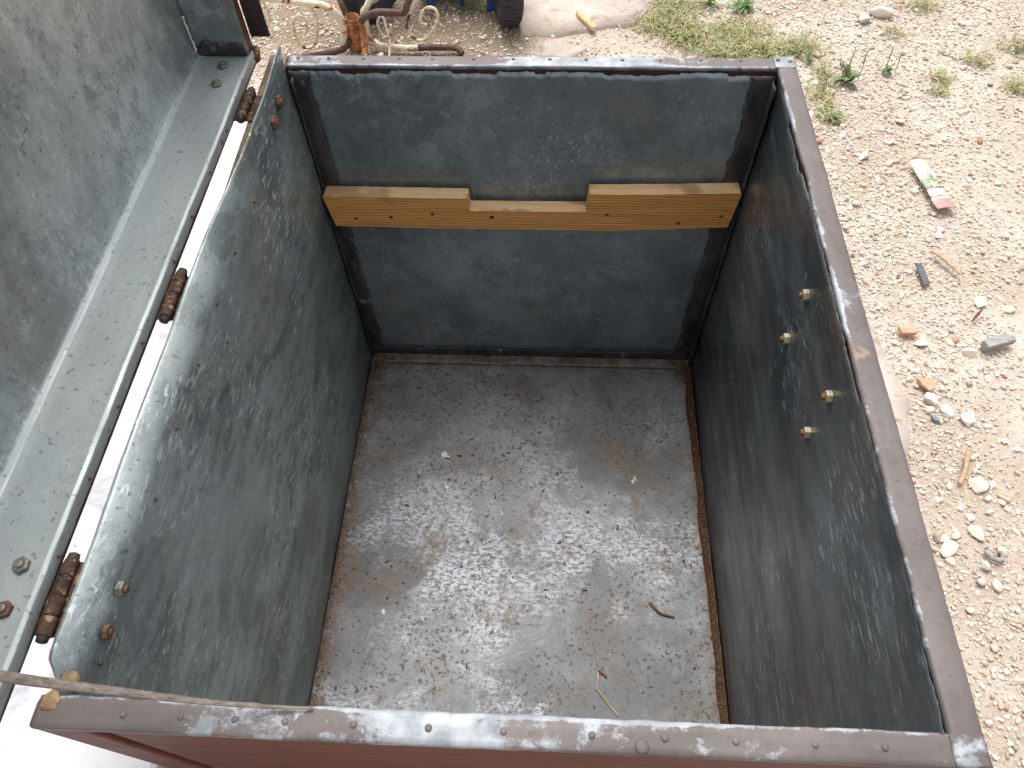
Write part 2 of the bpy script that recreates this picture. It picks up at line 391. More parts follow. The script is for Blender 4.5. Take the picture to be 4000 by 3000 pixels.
def blob_patch(name, pts, z, h, sub=6):
    """broken flat slab with an uneven outline and sunken edge"""
    n = len(pts); ring = []
    for i in range(n):
        a, b = Vector((*pts[i], 0)), Vector((*pts[(i+1) % n], 0))
        for k in range(sub):
            p = a.lerp(b, k/sub)
            ring.append(Vector((p.x + .02*nz(p.x, p.y, 1, 18), p.y + .02*nz(p.x, p.y, 9, 18), 0)))
    c = sum(ring, Vector())/len(ring)
    r1 = [Vector((p.x, p.y, z - .01)) for p in ring]
    r2 = [c + (p - c)*.975 + Vector((0, 0, z + h + .001*nz(p.x, p.y, 3, 40))) for p in ring]
    r3 = [c + (p - c)*.6 + Vector((0, 0, z + h + .0015*nz(p.x, p.y, 6, 40))) for p in ring]
    mb = MB(); mb.ring_loft([r1, r2, r3], 0, True, False)
    k = len(ring); mb.add(r3 + [c + Vector((0, 0, z + h))], [(i, (i+1) % k, k) for i in range(k)])
    return tag(mb.build(name, 'concrete', None, True), kind='structure')
blob_patch('concrete_patch', [(.24,1.905),(.35,1.895),(.44,1.93),(.53,1.95),(.63,2.03),(.62,2.5),(.2,2.6),(.23,2.05)], .003, .006)
blob_patch('concrete_patch', [(.86,.96),(.99,.93),(1.00,.80),(1.025,.68),(1.00,.57),(.93,.52),(.75,.5),(.75,.95)], -.002, .006)
blob_patch('concrete_patch', [(.30,1.80),(.38,1.79),(.42,1.84),(.37,1.87),(.30,1.86)], .002, .004, 4)

# ------------------------------------------------------------------ gravel (uncountable: one object)
def ico(sub):
    bm = bmesh.new(); bmesh.ops.create_icosphere(bm, subdivisions=sub, radius=1)
    v = np.array([x.co[:] for x in bm.verts]); f = np.array([[q.index for q in p.verts] for p in bm.faces]); bm.free(); return v, f
def pebble_bases(sub, k, seed, rough):
    g = np.random.default_rng(seed); v, f = ico(sub); out = []
    for _ in range(k):
        q = v.copy()
        for _ in range(9):                                        # chip flat facets off
            d = g.normal(size=3); d /= np.linalg.norm(d); c = g.uniform(.45, .80)
            e = q @ d - c; q -= np.where(e > 0, e, 0)[:, None]*d
        q *= 1 + g.normal(0, rough, (len(q), 1)); out.append(q)
    return np.array(out), f
PAL = np.array([(.70,.60,.48),(.76,.68,.58),(.66,.55,.44),(.80,.76,.70),(.58,.48,.37),(.74,.64,.56),(.46,.38,.30),(.70,.60,.53)])
def in_chest(x, y): return (x > -T - .01) & (x < W + T + .01) & (y > -T - .01) & (y < L + T + .01)
def make_stones(n, smin, smax, pw, sub, seed, area, keep, sink):
    g = np.random.default_rng(seed)
    x = g.uniform(area[0], area[1], n); y = g.uniform(area[2], area[3], n)
    k = keep(x, y, g.uniform(0, 1, n)) & ~in_chest(x, y); x, y = x[k], y[k]; n = len(x)
    s = smin*(smax/smin)**(g.uniform(0, 1, n)**pw)
    base, f = pebble_bases(sub, 24, seed + 1, .05)
    q = base[g.integers(0, 24, n)]
    sc = np.stack([s*g.uniform(.8, 1.25, n), s*g.uniform(.55, .95, n), s*g.uniform(.40, .72, n)], 1)
    q = q*sc[:, None, :]*.5
    t = g.normal(0, .28, n); c, d = np.cos(t)[:, None], np.sin(t)[:, None]
    q = np.stack([q[..., 0]*c - q[..., 2]*d, q[..., 1], q[..., 0]*d + q[..., 2]*c], 2)
    a = g.uniform(0, 2*PI, n); c, d = np.cos(a)[:, None], np.sin(a)[:, None]
    q = np.stack([q[..., 0]*c - q[..., 1]*d, q[..., 0]*d + q[..., 1]*c, q[..., 2]], 2)
    q += np.stack([x, y, sc[:, 2]*.5*g.uniform(sink[0], sink[1], n) + gz(x, y)], 1)[:, None, :]
    col = PAL[g.integers(0, len(PAL), n)]*g.uniform(.80, 1.12, (n, 1))
    gr = g.uniform(0, 1, n) < .014; col[gr] = np.array((.26, .255, .25))*g.uniform(.6, 1.5, (gr.sum(), 1))
    rd = g.uniform(0, 1, n) < .006; col[rd] = (.40, .22, .14)
    nv = q.shape[1]
    F = (f[None] + (np.arange(n)*nv)[:, None, None]).reshape(-1, 3)
    return q.reshape(-1, 3), F, np.repeat(np.clip(col, 0, .85), nv, 0)
def mesh_np(name, parts, mat):
    V = np.concatenate([p[0] for p in parts]); off = 0; Fs = []; C = np.concatenate([p[2] for p in parts])
    for p in parts: Fs.append(p[1] + off); off += len(p[0])
    F = np.concatenate(Fs); nf = len(F); k = F.shape[1]
    me = bpy.data.meshes.new(name); me.vertices.add(len(V)); me.loops.add(nf*k); me.polygons.add(nf)
    me.vertices.foreach_set('co', V.astype(np.float32).ravel()); me.loops.foreach_set('vertex_index', F.astype(np.int32).ravel())
    me.polygons.foreach_set('loop_start', np.arange(0, nf*k, k, dtype=np.int32))
    me.update(calc_edges=True)
    at = me.attributes.new('tint', 'FLOAT_COLOR', 'POINT')
    at.data.foreach_set('color', np.concatenate([C, np.ones((len(C), 1))], 1).astype(np.float32).ravel())
    return link(name, me, mat)
def dens(x, y):
    d = .92 + .60*lowfreq(x, y, 7, 3) + .40*lowfreq(x, y, 21, 4)
    bare = np.exp(-((x - (1.05 + .45*(y - .9)) - .33)**2)/.012)*(y > .5)            # trodden diagonal track
    bare2 = np.exp(-((x - .3)**2/.10 + (y - 1.93)**2/.012))
    return np.clip(d - .50*bare - .65*bare2, .06, 1)
A1, A2, A3 = (.80, 1.85, -.05, 2.35), (-.75, .80, 1.45, 2.35), (-1.6, 2.8, -1.0, 3.2)
def seen(x, y): return (x < 1.16 + .30*np.clip(y, 0, 3)) | (y > 2.0)
def k_(f): return lambda x, y, r: (r < dens(x, y)*f) & seen(x, y)
parts = [make_stones(64000, .0035, .0085, 1.2, 1, 21, A1, k_(1.), (-.1, .8)), make_stones(24000, .0035, .0085, 1.2, 1, 22, A2, k_(1.), (-.1, .8)),
         make_stones(21000, .0085, .0165, 2.0, 1, 31, A1, k_(.85), (.0, .75)), make_stones(8000, .0085, .0165, 2.0, 1, 32, A2, k_(.85), (.0, .75)),
         make_stones(1700, .016, .029, 2.4, 2, 41, A1, k_(.5), (.0, .7)), make_stones(500, .016, .026, 2.2, 2, 42, A2, k_(.5), (.0, .7)),
         make_stones(22000, .006, .020, 2., 1, 51, A3, lambda x, y, r: (r < .8) & ~((x > .8) & (x < 1.85) & (y > -.05) & (y < 2.35) & seen(x, y)) & ~((x > -.75) & (x < .8) & (y > 1.45) & (y < 2.35)), (.1, .9))]
tag(mesh_np('gravel', parts, 'stone'), 'cream limestone gravel strewn over the dry dirt yard', 'gravel', kind='stuff')

# ================================================================== CHEST
chest = empty('storage_chest', (W/2, L/2, 0), 'open red-brown wooden chest lined with weathered zinc sheet', 'chest')
# --- wooden carcass
def box_part(name, lo, hi, mat, parent, bevel=.0015): return MB().box(lo, hi).build(name, mat, parent, False, bevel)
g1 = .0025                                         # gap between boards and liner
z0 = .03
box_part('side_panel', (-T, -g1 + .0006, z0), (-g1 - .002, L - .002, H - .020), 'brownwood', chest)
box_part('side_panel', (W + g1, .002, z0), (W + T - .002, L - .002, H - .003), 'darkred', chest)
# the near side: corner posts and horizontal boards, red paint
for x0_, x1_ in ((-T, .0155), (W - .0155, W + T)):
    box_part('corner_post', (x0_, -T, 0), (x1_, -g1, H - .003), 'red', chest, .002)
zz_ = [z0, .235, .455, H - .003]
for a, b in zip(zz_, zz_[1:]): box_part('board', (.0185, -T + .003, a + .0008), (W - .0185, -g1, b - .0008), 'red', chest, .002)
for a, b in zip(zz_, zz_[1:]): box_part('board', (-T, L + g1, a + .0008), (W + T - .002, L + T - .001, b - .0008), 'darkred', chest, .002)
box_part('bottom_board', (-T + .002, -T + .004, z0 - .016), (W + T - .004, L + T - .003, z0 - .001), 'red', chest)
for y_ in (.06, L - .10): box_part('skid', (.03, y_, 0), (W - .03, y_ + .05, z0 - .017), 'red', chest)
box_part('sub_floor', (.0, .0, FZ - .02), (W, L, FZ - .004), 'brownwood', chest, 0)

# --- zinc liner
ZBEND = .662
def left_fn(u, v):
    y = -.002 + u*(L + .004)
    k = min(1, max(0, (y - .28)/.46)); k = k*k*(3 - 2*k)
    xe = -.0195*(1-k) + .0030*k; ze = H + .0045*(1-k) + (.0255 + .004*max(0, (u - .9)/.1))*k + .0012*nz(y, 0, 0, 12)
    if v < .92:
        z = FZ + (ZBEND - FZ)*v/.92; x0 = 0.
    else:
        t = (v - .92)/.08
        if u < .035: t *= .35 + .65*u/.035                    # front corner snipped off
        cz = ZBEND + .75*(ze - ZBEND)
        x0 = xe*t**1.35; z = ZBEND*(1-t)**2 + 2*cz*t*(1-t) + ze*t*t
    up = max(0, (z - (H - .22))/.22)
    x = x0 + .0035*nz(y, z, 0, 5.5)*(.35 + up) + .0040*nz(y, z*.35, 4, 13)*up*(1 if v < .92 else 1 - (v-.92)/.08) + .0008*nz(y, z, 7, 26)
    return (max(x, -.0015) if v < .9 else x, y, z)
sheet('liner_sheet', left_fn, 150, 90, 'zinc_left', chest, .001)['label'] = 'buckled zinc sheet on the hinge side standing above the rim'
def rag(t, s=0): return .0042 + .0016*nz(t, s, 8, 6) + .0022*nz(t, s, 0, 75) + .0016*nz(t, s, 5, 190) + (.0035 if nz(t, s, 3, 14) > .16 else 0)
def right_fn(u, v):
    y = -.002 + u*(L + .004); zt = H - .003 - rag(y, 2)*1.1
    z = FZ + v*(zt - FZ); x = W + .0006 - .0022*nz(y, z, 2, 5) - .001*nz(y, z, 5, 15)
    return (min(x, W + .002), y, z)
sheet('liner_sheet', right_fn, 240, 60, 'zinc_right', chest, .001, flip=True)['label'] = 'zinc sheet opposite the hinges, its shade painted into a darker colour'
def back_fn(u, v):
    x = u*W; zt = H - .0035 - rag(x, 7); z = FZ + v*(zt - FZ)
    return (x, min(L + .0006 - .0022*nz(x, z, 8, 5) - .001*nz(x, z, 1, 15), L + .002), z)
sheet('liner_sheet', back_fn, 220, 60, 'zinc_back', chest, .001)['label'] = 'blue-grey zinc sheet behind the notched board'
def front_fn(u, v):
    x = u*W; z = FZ + v*(H - .001 - FZ); return (x, -.0004 + .001*nz(x, z, 3, 6), z)
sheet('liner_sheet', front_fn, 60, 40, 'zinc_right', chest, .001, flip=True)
def floor_fn(u, v):
    x, y = u*W, v*L; return (x, y, FZ + .0025*nz(x, y, 0, 5) + .001*nz(x, y, 4, 16) - .002)
sheet('floor_sheet', floor_fn, 90, 110, 'zinc_floor', chest, .001)
def lap_fn(u, v):
    x = .004 + u*(W - .008); y = L - .026 + .0015*nz(x, 1, 0, 20) + v*.024; return (x, y, FZ + .0030 + .0025*nz(x, y, 0, 5)*.6)
sheet('floor_lap', lap_fn, 60, 4, 'zinc_floor', chest, .0015)

# --- sealant smeared along the seams of the far end
def seam(name, fn, n, m=5):
    o = sheet(name, fn, m, n, 'tar', chest, .0010); return o
def edge_w(t, a, k): return a*(1 + .20*nz(t, k, 0, 80) + .16*nz(t, k, 5, 7))
for side, wd in ((0, .0225), (1, .0285)):
    def on_back(u, v, side=side, wd=wd):
        z = FZ + .004 + v*(D - .012); ww = edge_w(z, wd, side)
        x = u*ww + .001 if side == 0 else W - .001 - u*ww
        return (x, L - .0034 - .0012*math.sin(PI*u) - .0008*abs(nz(x, z, 2, 40)), z)
    seam('seam_sealant', on_back, 90)
    def on_side(u, v, side=side):
        z = FZ + .004 + v*(D - .016); ww = edge_w(z, .013 if side == 0 else .020, side + 5)
        y = L - .002 - u*ww
        x = .0042 + .0012*math.sin(PI*u) if side == 0 else W - .0040 - .0012*math.sin(PI*u)
        return (x, y, z)
    seam('seam_sealant', on_side, 90)
def on_foot(u, v):
    x = .004 + v*(W - .008); return (x, L - .0042 - .0015*(1-u), FZ + .001 + u*edge_w(x, .020, 3))
seam('seam_sealant', on_foot, 90)

# --- rim strips: sheet metal folded over the top of the walls, brown paint worn off
def rim_profile(d):                                  # d 0..1 from the inner lip to the outer lip: (offset across, height)
    pts = [(.0006, -.0050), (.0000, -.0012), (.0012, 0.), (.0070, .0004), (.0135, .0003), (T - .0010, -.0002), (T + .0006, -.0016), (T + .0006, -.0085)]
    k = d*(len(pts)-1); i = min(int(k), len(pts)-2); f = k - i
    return [pts[i][j]*(1-f) + pts[i+1][j]*f for j in (0, 1)]
def rim(name, a, b, out, base, lo=0., hi=0., flip=False):
    a, b, out = Vector(a), Vector(b), Vector(out); ln = (b - a).length
    def fn(u, v):
        o, h = rim_profile(v); p = a.lerp(b, u); t = u*ln
        j = .0009*nz(t, out.x*3, out.y*5, 22) + .0006*nz(t, 2, out.y*3, 70)
        if v < .3: o += j*1.3 ; h += -.0012*abs(nz(t, 7, out.x, 55)) if v < .05 else 0
        return p + out*(o + (j if v >= .3 else 0)*.5) + Vector((0, 0, h + .0007*nz(t, v*2, out.x, 16)))
    def wr(u, v):
        t = u*ln
        e = 1.0 if v < .30 else (.25 if v > .80 else 0)
        return base + (.30*e if v < .3 else .12*e) + .40*max(0, 1 - abs(t - lo)/max(hi, .001))
    return sheet(name, fn, int(ln*260), 14, 'rim', chest, .0009, True, wr, flip)
rim_r = rim('rim_strip', (W, -T, H), (W, L + T, H), (1, 0, 0), .30, .40, .07); rim_r['label'] = 'brown painted metal strip on the gravel side'
rim_f = rim('rim_strip', (-T + .004, 0, H + .0004), (W + .002, 0, H + .0004), (0, -1, 0), .42, .28, .22, True); rim_f['label'] = 'flaking brown strip nearest the viewer'
rim_b = rim('rim_strip', (.001, L, H + .0003), (W + .001, L, H + .0003), (0, 1, 0), .50, .38, .14); rim_b['label'] = 'flaking brown strip on the far edge'
rim_l = rim('rim_board', (-.0055, -.004, H - .0280), (-.0035, L + T, H - .0010), (-1, 0, 0), .12, 0, .0, True)
rim_l.data.materials[0] = M['brownwood']; rim_l['label'] = 'bare brown wooden edge under the buckled zinc sheet'
# corner caps
def cap(x0, y0, x1, y1, wv):
    def fn(u, v): return (x0 + u*(x1-x0) + .0006*nz(v, u, 1, 6), y0 + v*(y1-y0), H + .0016 + .0005*nz(u, v, 2, 4))
    return sheet('corner_cap', fn, 10, 10, 'rim', chest, .0009, True, lambda u, v: wv)
cap(W - .004, L - .001, W + T, L + T, .95)
cap(W - .002, -T, W + T, -.0005, .62)
# nails in the rim
def nail_bm(p, r, h=.0009, mi=0):
    return MB().lathe([(r, -.0008), (r*.98, h*.35), (r*.75, h*.85), (r*.3, h)], p, (0, 0, 1), 10)
def dome(name, p, ax, r, h, mat, parent, n=10):
    return MB().lathe([(r, -.0008), (r*.95, h*.4), (r*.7, h*.85), (r*.25, h)], p, ax, n).build(name, mat, parent, True)
for y_ in (.037,.0805,.1318,.1844,.2341,.283,.336,.3869,.436,.4872,.540,.5932,.6414,.6871): dome('nail', (W + .0085 + .001*nz(y_, 3, 0, 80), y_, H + .0005), (0,0,1), .0024, .0011, 'rim', rim_r)
for x_, r_ in ((.045,.0024),(.085,.0023),(.1223,.0025),(.157,.0026),(.2036,.0026),(.2545,.0027),(.3049,.0026),(.3639,.0026),(.412,.0026),(.4584,.0025),(.51,.0025),(.555,.0024)): dome('nail', (x_, -.0108, H + .0008), (0,0,1), r_, .0012, 'rim', rim_f)
dome('washer', (.3966, -.0165, H + .0008), (0,0,1), .0048, .0012, 'rim', rim_f, 14)
for x_ in (.012,.0506,.0938,.1389,.18,.2315,.28,.325,.3693,.4135,.46,.508,.5566): dome('nail', (x_, L + .0135, H + .0008), (0,0,1), .0024, .0011, 'rim', rim_b)
dome('nail', (W + .0008, L + .014, H + .002), (0,0,1), .0026, .0012, 'rim', rim_b); dome('nail', (W + .015, L + .011, H + .002), (0,0,1), .0026, .0012, 'rim', rim_r)
# glue blob on the bare corner where the strip is gone
def blob(name, c, r, mat, parent, seed=0, sub=3, rough=.35):
    v, f = ico(sub); vs = []
    for q in v:
        k = 1 + rough*nz(q[0], q[1], q[2] + seed, 1.6) + .15*nz(q[0], q[1], q[2] + seed, 5)
        vs.append((c[0] + q[0]*r[0]*k, c[1] + q[1]*r[1]*k, c[2] + q[2]*r[2]*k))
    return MB().add(vs, [tuple(int(i) for i in t) for t in f]).build(name, mat, parent, True)
blob('glue_residue', (-.0085, -.0040, H + .0008), (.0060, .0065, .0014), 'glue', chest, 3)
blob('glue_residue', (-.002, .011, H - .0010), (.0070, .005, .0016), 'glue', chest, 9)

# --- nuts and bolts
def nut(p, ax, r, h, mats, parent, bolt=.004, rot=0., name='nut'):
    ax = Vector(ax).normalized(); a = Vector((0, 0, 1)) if abs(ax.z) < .9 else Vector((1, 0, 0))
    u = (a - ax*a.dot(ax)).normalized(); v = ax.cross(u); o = Vector(p)
    def hexa(rr, hh): return [o + ax*hh + (u*math.cos(rot + PI/3*j) + v*math.sin(rot + PI/3*j))*rr for j in range(6)]
    mb = MB(); mb.ring_loft([hexa(r, -.001), hexa(r, h*.86), hexa(r*.86, h)])
    mb.lathe([(r*.50, h*.9), (r*.50, h + bolt*.75), (r*.38, h + bolt)], o, ax, 10, 1)
    return mb.build(name, mats, parent, False, .0004, 1)
for y_, z_ in ((.427, .6198), (.4241, .5481), (.3016, .6196), (.3003, .5527)):
    nut((W - .0006, y_, z_), (-1, 0, 0), .0067, .0052, ['brass', 'boltrust'], chest, .0035, y_*9)
nut((.0012, .6687, .6720), (1, 0, .1), .0085, .0042, ['rustnut', 'rustnut'], chest, .0015, .2)
nut((.0010, .6371, .6680), (1, 0, .1), .0085, .0042, ['rustnut', 'rustnut'], chest, .0015, .9)
nut((.0015, .0815, .6599), (1, 0, 0), .0068, .0045, ['greynut', 'rustnut'], chest, .0025, .3)
nut((.0015, .0489, .6589), (1, 0, 0), .0062, .0035, ['rustnut', 'rustnut'], chest, .0015, .1)
def rivet(p, ax, r, mat, parent): return dome('rivet', p, ax, r, .0014, mat, parent, 8)
def left_x(y, z): return left_fn((y + .002)/(L + .004), .92*(z - FZ)/(ZBEND - FZ))[0]
for y_, z_ in ((.5179,.6543),(.442,.6540),(.3731,.6536),(.2998,.6518),(.2305,.6509),(.1618,.6501),(.0286,.6494)):
    rivet((left_x(y_, z_) + .0008, y_, z_), (1, 0, 0), .0021, 'rustnut', chest)

# --- hinges
def hinge(ya, yb, x=-.0305, z=H + .001):
    hp = MB(); n = 4; ln = (yb - ya)/n; r = .0055
    h = None
    h = MB().box((-.043, ya + .002, z - .0052), (x, yb - .002, z - .0032)).build('hinge', 'iron', chest, False, .0005, 1)
    MB().box((x, ya + .001, z - .0050), (-.016, yb - .001, z - .0034)).build('leaf_plate', 'iron', h, False, .0005, 1)
    for k in range(n):
        rr = r*(1 + .06*math.sin(k*5 + ya*40)); y0 = ya + k*ln + .0005
        km = MB().lathe([(rr*.88, 0), (rr, .0010)] + [(rr, .001 + (ln - .0032)*q/5) for q in range(1, 5)] + [(rr, ln - .0022), (rr*.88, ln - .001)], (x, y0, z), (0, 1, 0), 18)
        km.v = [(a + .0011*nz(a, b, c, 190), b + .0005*nz(a, b, c, 300), c + .0013*nz(c, a, b, 190)) for a, b, c in km.v]
        km.build('knuckle', 'iron', h, True)
    MB().lathe([(.002, -.0045), (.0042, -.0035), (.0046, 0), (.0046, yb - ya), (.0042, yb - ya + .0035), (.002, yb - ya + .0045)], (x, ya, z), (0, 1, 0), 10).build('pin', 'darkiron', h, True)
    return h
hinge(.625, .676); hinge(.331, .388); hinge(.038, .097)

# ------------------------------------------------------------------ lid: stands open at a right angle, hinged at the left
XE, XB = -.0415, -.1085                             # lid edge at the gap, inner face of the lid plate
ZS = H + .0115                                      # zinc face of the lid's hinge wall (now facing up)
lid = MB().box((XB - .018, -T, H - .0085), (XB - .002, L + T, H + .635)).build('lid', 'red', chest, False, .0015)
box_part('hinge_wall', (XB - .002, -T + .001, H - .0085), (XE - .0012, L + T - .001, ZS - .0015), 'darkred', lid, .002)
box_part('end_wall', (XB - .002, L + .003, ZS - .0015), (XE - .001, L + T, H + .633), 'darkred', lid, .002)
box_part('end_wall', (XB - .002, -T, ZS - .0015), (XE - .001, -.003, H + .633), 'darkred', lid, .002)
def lid_prof(v):
    """lip on the edge, crest, hinge wall face, soft bend, plate"""
    pts = [(XE + .0012, ZS - .0125), (XE + .0012, ZS - .004), (XE + .0008, ZS - .0008), (XE - .0022, ZS + .0006), (XE - .008, ZS), (XE - .02, ZS - .0002), (XE - .035, ZS),
           (XB + .016, ZS + .0002), (XB + .008, ZS + .0012), (XB + .003, ZS + .0045), (XB + .0006, ZS + .011), (XB, ZS + .03)] + [(XB + .0002*k, ZS + .03 + k*.049) for k in range(1, 13)]
    k = v*(len(pts)-1); i = min(int(k), len(pts)-2); f = k - i
    return [pts[i][j]*(1-f) + pts[i+1][j]*f for j in (0, 1)]
NP = 23
def lining_fn(u, v):
    x, z = lid_prof(v); k = min(1, max(0, (v*NP - 8)/2)); e = -T + .001
    y = (e + u*(L + 2*T - .004))*(1-k) + (-.002 + u*(L + .004))*k
    return (x + .0012*nz(y, z, 0, 7) + .0030*k*nz(y, z, 0, 4) + .0016*k*nz(y, z, 3, 12) + (.0009*nz(y, 3, 0, 40) if v < .1 else 0), y, z + (1-k)*.0009*nz(y, x, 1, 9))
lo_ = sheet('lining', lining_fn, 130, NP*4, ['zinc_strip_lit', 'zinc_lid'], lid, .0010); lo_['label'] = 'zinc lining of the lid, flat along the hinges with its sky-lit tone painted in, blotchy above'
lo_.data.polygons.foreach_set('material_index', [0 if i//130 < 8.6*4 else 1 for i in range(len(lo_.data.polygons))])
def end_fn(u, v):
    x = XB + u*(XE - XB - .001); z = ZS + .001 + v*.60; return (x + .004*v*u*3, L + .0012 - .0014*nz(x, z, 5, 14), z)
sheet('end_lining', end_fn, 14, 60, 'zinc_lid', lid, .0010)
def end_fn2(u, v):
    x = XB + u*(XE - XB - .001); z = ZS + .001 + v*.60; return (x, -.0016, z)
sheet('end_lining', end_fn2, 14, 40, 'zinc_lid', lid, .0010, flip=True)
def end_tar(u, v):
    x = XB + .004 + u*(XE - XB - .007); z = ZS + .001 + v*(.016 + .012*nz(x, 3, 0, 60)); return (x, L - .0022 - .002*math.sin(PI*v) , z + .0004)
sheet('seam_sealant', end_tar, 20, 5, 'tar', lid, .001)
def crust(u, v):
    z = ZS + .002 + v*.050; wd = .0035*(1 + .6*nz(z, 1, 0, 160)); return (XB + .0015 + u*wd, L - .0030 - .001*math.sin(PI*u), z)
sheet('sealant_crust', crust, 3, 26, 'dropping', lid, .0008)
for (x_, y_), mt, rr in (((-.0694, .7087), ['greynut', 'greynut'], .0068), ((-.0679, .6731), ['greynut', 'greynut'], .0068), ((-.0597, .0864), ['greynut', 'greynut'], .0066), ((-.0590, .0533), ['rustnut', 'greynut'], .0066)):
    nut((x_, y_, ZS - .0004), (0, 0, 1), rr, .0045, mt, lid, .0022, y_*7)
for y_ in (.60, .53, .462, .30, .232, .163, .098, .58, .40): rivet((XE + .0016, y_, ZS - .007), (1, 0, 0), .0020, 'rustnut', lid)
# dark iron angle screwed to the lid's far corner, and the knobbly end of the lid board
MB().box((-.0425, L + T + .001, .703), (-.0185, L + T + .004, .800)).box((-.0425, L + T + .004, .703), (-.0395, L + T + .024, .800)).build('corner_bracket', 'darkiron', lid, False, .0008)
blob('splintered_corner', (XE + .0010, L + T - .004, ZS - .008), (.0035, .010, .010), 'iron', lid, 5)

# lid stay: a thin lath from the near end of the lid down to the near rim
stp = [(-.075, -.0010, .8100), (-.03, -.0025, .7800), (.012, -.004, .7530), (.05, -.004, .7315), (.085, -.004, .7130), (.115, -.004, .7000), (.150, -.003, .6870), (.175, -.002, .6835)]
stay = MB().tube(smoothpath(stp, 4), [.0042 - .0030*min(1, i/26) for i in range(29)], 8, 0, .40, (0, 0, 1)).build('lid_stay', 'stay', chest, False)
stay['label'] = 'thin weathered lath slanting from the lid to the near rim'

# ================================================================== NOTCHED BOARD
bd = empty('notched_board', (.30, .718, .43), 'raw pine board with a square notch wedged across the chest', 'board')
YB0, YB1 = .7045, L - .0055
outline = [(.0125,.4340),(.10,.4330),(.20,.4322),(.2366,.4332),(.33,.4318),(.4276,.4322),(.50,.4370),(.588,.4435),(.5935,.505),(.5905,.5075),(.50,.5040),(.3852,.5010),(.3835,.4990),(.3825,.4700),(.3805,.4690),(.30,.4682),(.2160,.4680),(.2145,.4690),(.2138,.4890),(.2120,.4905),(.10,.4912),(.0080,.4918),(.0052,.4900)]
ol = []
for i in range(len(outline)):
    a, b = outline[i], outline[(i+1) % len(outline)]; ln = math.dist(a, b); k = max(1, int(ln/.008))
    for j in range(k):
        t = j/k; x, z = a[0]*(1-t) + b[0]*t, a[1]*(1-t) + b[1]*t
        ol.append((x + .0004*nz(x, z, 1, 120), z + .0006*nz(x, z, 2, 90)))
n = len(ol); mb = MB()
fr = [(x, YB0 + .0004*nz(x, z, 4, 60), z) for x, z in ol]; bk = [(x, YB1, z) for x, z in ol]
mb.add(fr, [tuple(range(n))], 0); mb.add(bk, [tuple(range(n-1, -1, -1))], 0)
b0 = len(mb.v); mb.v += fr + bk
for i in range(n):
    j = (i+1) % n; dz = abs(ol[j][1] - ol[i][1]); dx = ol[j][0] - ol[i][0]
    mb.f.append((b0+i, b0+n+i, b0+n+j, b0+j)); mb.mi.append(1)
plank = mb.build('plank', ['board', 'boardtop'], bd, False, .0007, 1)
for x_, z_ in ((.046,.4495),(.098,.4530),(.160,.4610),(.516,.4495),(.574,.4640),(.412,.4640)):
    MB().lathe([(.0030, .0006), (.0030, -.0002), (.0022, -.0009)], (x_, YB0, z_), (0, 1, 0), 12).build('nail', 'boltrust', bd, True)
MB().lathe([(.0034, .0006), (.0032, -.0002), (.0015, -.0006)], (.246, YB0, .4560), (0, 1, 0), 12).build('nail', 'blackplastic', bd, True)

# ================================================================== DIRT IN THE CHEST
def flakes(name, n, place, smin, smax, seed, pal, mat, flat=.35):
    g = np.random.default_rng(seed); x, y, z = place(g, n); n = len(x)
    base, f = pebble_bases(1, 12, seed, .12); s = smin*(smax/smin)**(g.uniform(0, 1, n)**2.2)
    q = base[g.integers(0, 12, n)]*np.stack([s*g.uniform(.6, 2.0, n), s*g.uniform(.4, .9, n), s*flat], 1)[:, None, :]*.5
    a = g.uniform(0, 2*PI, n); c, d = np.cos(a)[:, None], np.sin(a)[:, None]
    q = np.stack([q[..., 0]*c - q[..., 1]*d + x[:, None], q[..., 0]*d + q[..., 1]*c + y[:, None], q[..., 2] + (z + s*flat*.35)[:, None]], 2)
    col = np.array(pal)[g.integers(0, len(pal), n)]*g.uniform(.7, 1.2, (n, 1)); nv = q.shape[1]
    return q.reshape(-1, 3), (f[None] + (np.arange(n)*nv)[:, None, None]).reshape(-1, 3), np.repeat(col, nv, 0)
BR = [(.13,.07,.035),(.18,.10,.05),(.09,.05,.03),(.30,.21,.12),(.15,.085,.04)]
def fz(x, y): return np.array([floor_fn(a/W, b/L)[2] for a, b in zip(x, y)])
def p_floor(g, n):
    x = g.uniform(.01, W - .012, n); y = g.uniform(0, L - .01, n)
    k = g.uniform(0, 1, n) < np.clip(.28 + .9*lowfreq(x, y, 22, 5) , .03, 1); x, y = x[k], y[k]
    return x, y, fz(x, y)
def p_right(g, n):
    y = g.uniform(0, L - .005, n); x = W - .0025 - np.abs(g.normal(0, .0042, n)); return x, y, fz(np.clip(x, 0, W), y) + .0015
def p_left(g, n):
    y = g.uniform(0, L - .005, n); x = .004 + np.abs(g.normal(0, .006, n)); k = g.uniform(0, 1, n) < .25 + .75*(y/L)**2
    return x[k], y[k], fz(x[k], y[k]) + .0004
def p_back(g, n):
    x = g.uniform(.006, W - .006, n); y = L - .008 - np.abs(g.normal(0, .009, n)); return x, y, fz(x, np.clip(y, 0, L)) + .0045
def p_corner(g, n):
    c = g.integers(0, 2, n); x = np.where(c == 0, .010 + np.abs(g.normal(0, .013, n)), W - .010 - np.abs(g.normal(0, .012, n)))
    y = L - .010 - np.abs(g.normal(0, .018, n)); return x, y, fz(np.clip(x, 0, W), y) + .005
def p_clump(g, n):
    cx = g.uniform(.03, W - .03, 46); cy = g.uniform(.02, L - .03, 46); k = g.integers(0, 46, n)
    x = np.clip(cx[k] + g.normal(0, .007, n), .006, W - .008); y = np.clip(cy[k] + g.normal(0, .009, n), .002, L - .01)
    return x, y, fz(x, y)
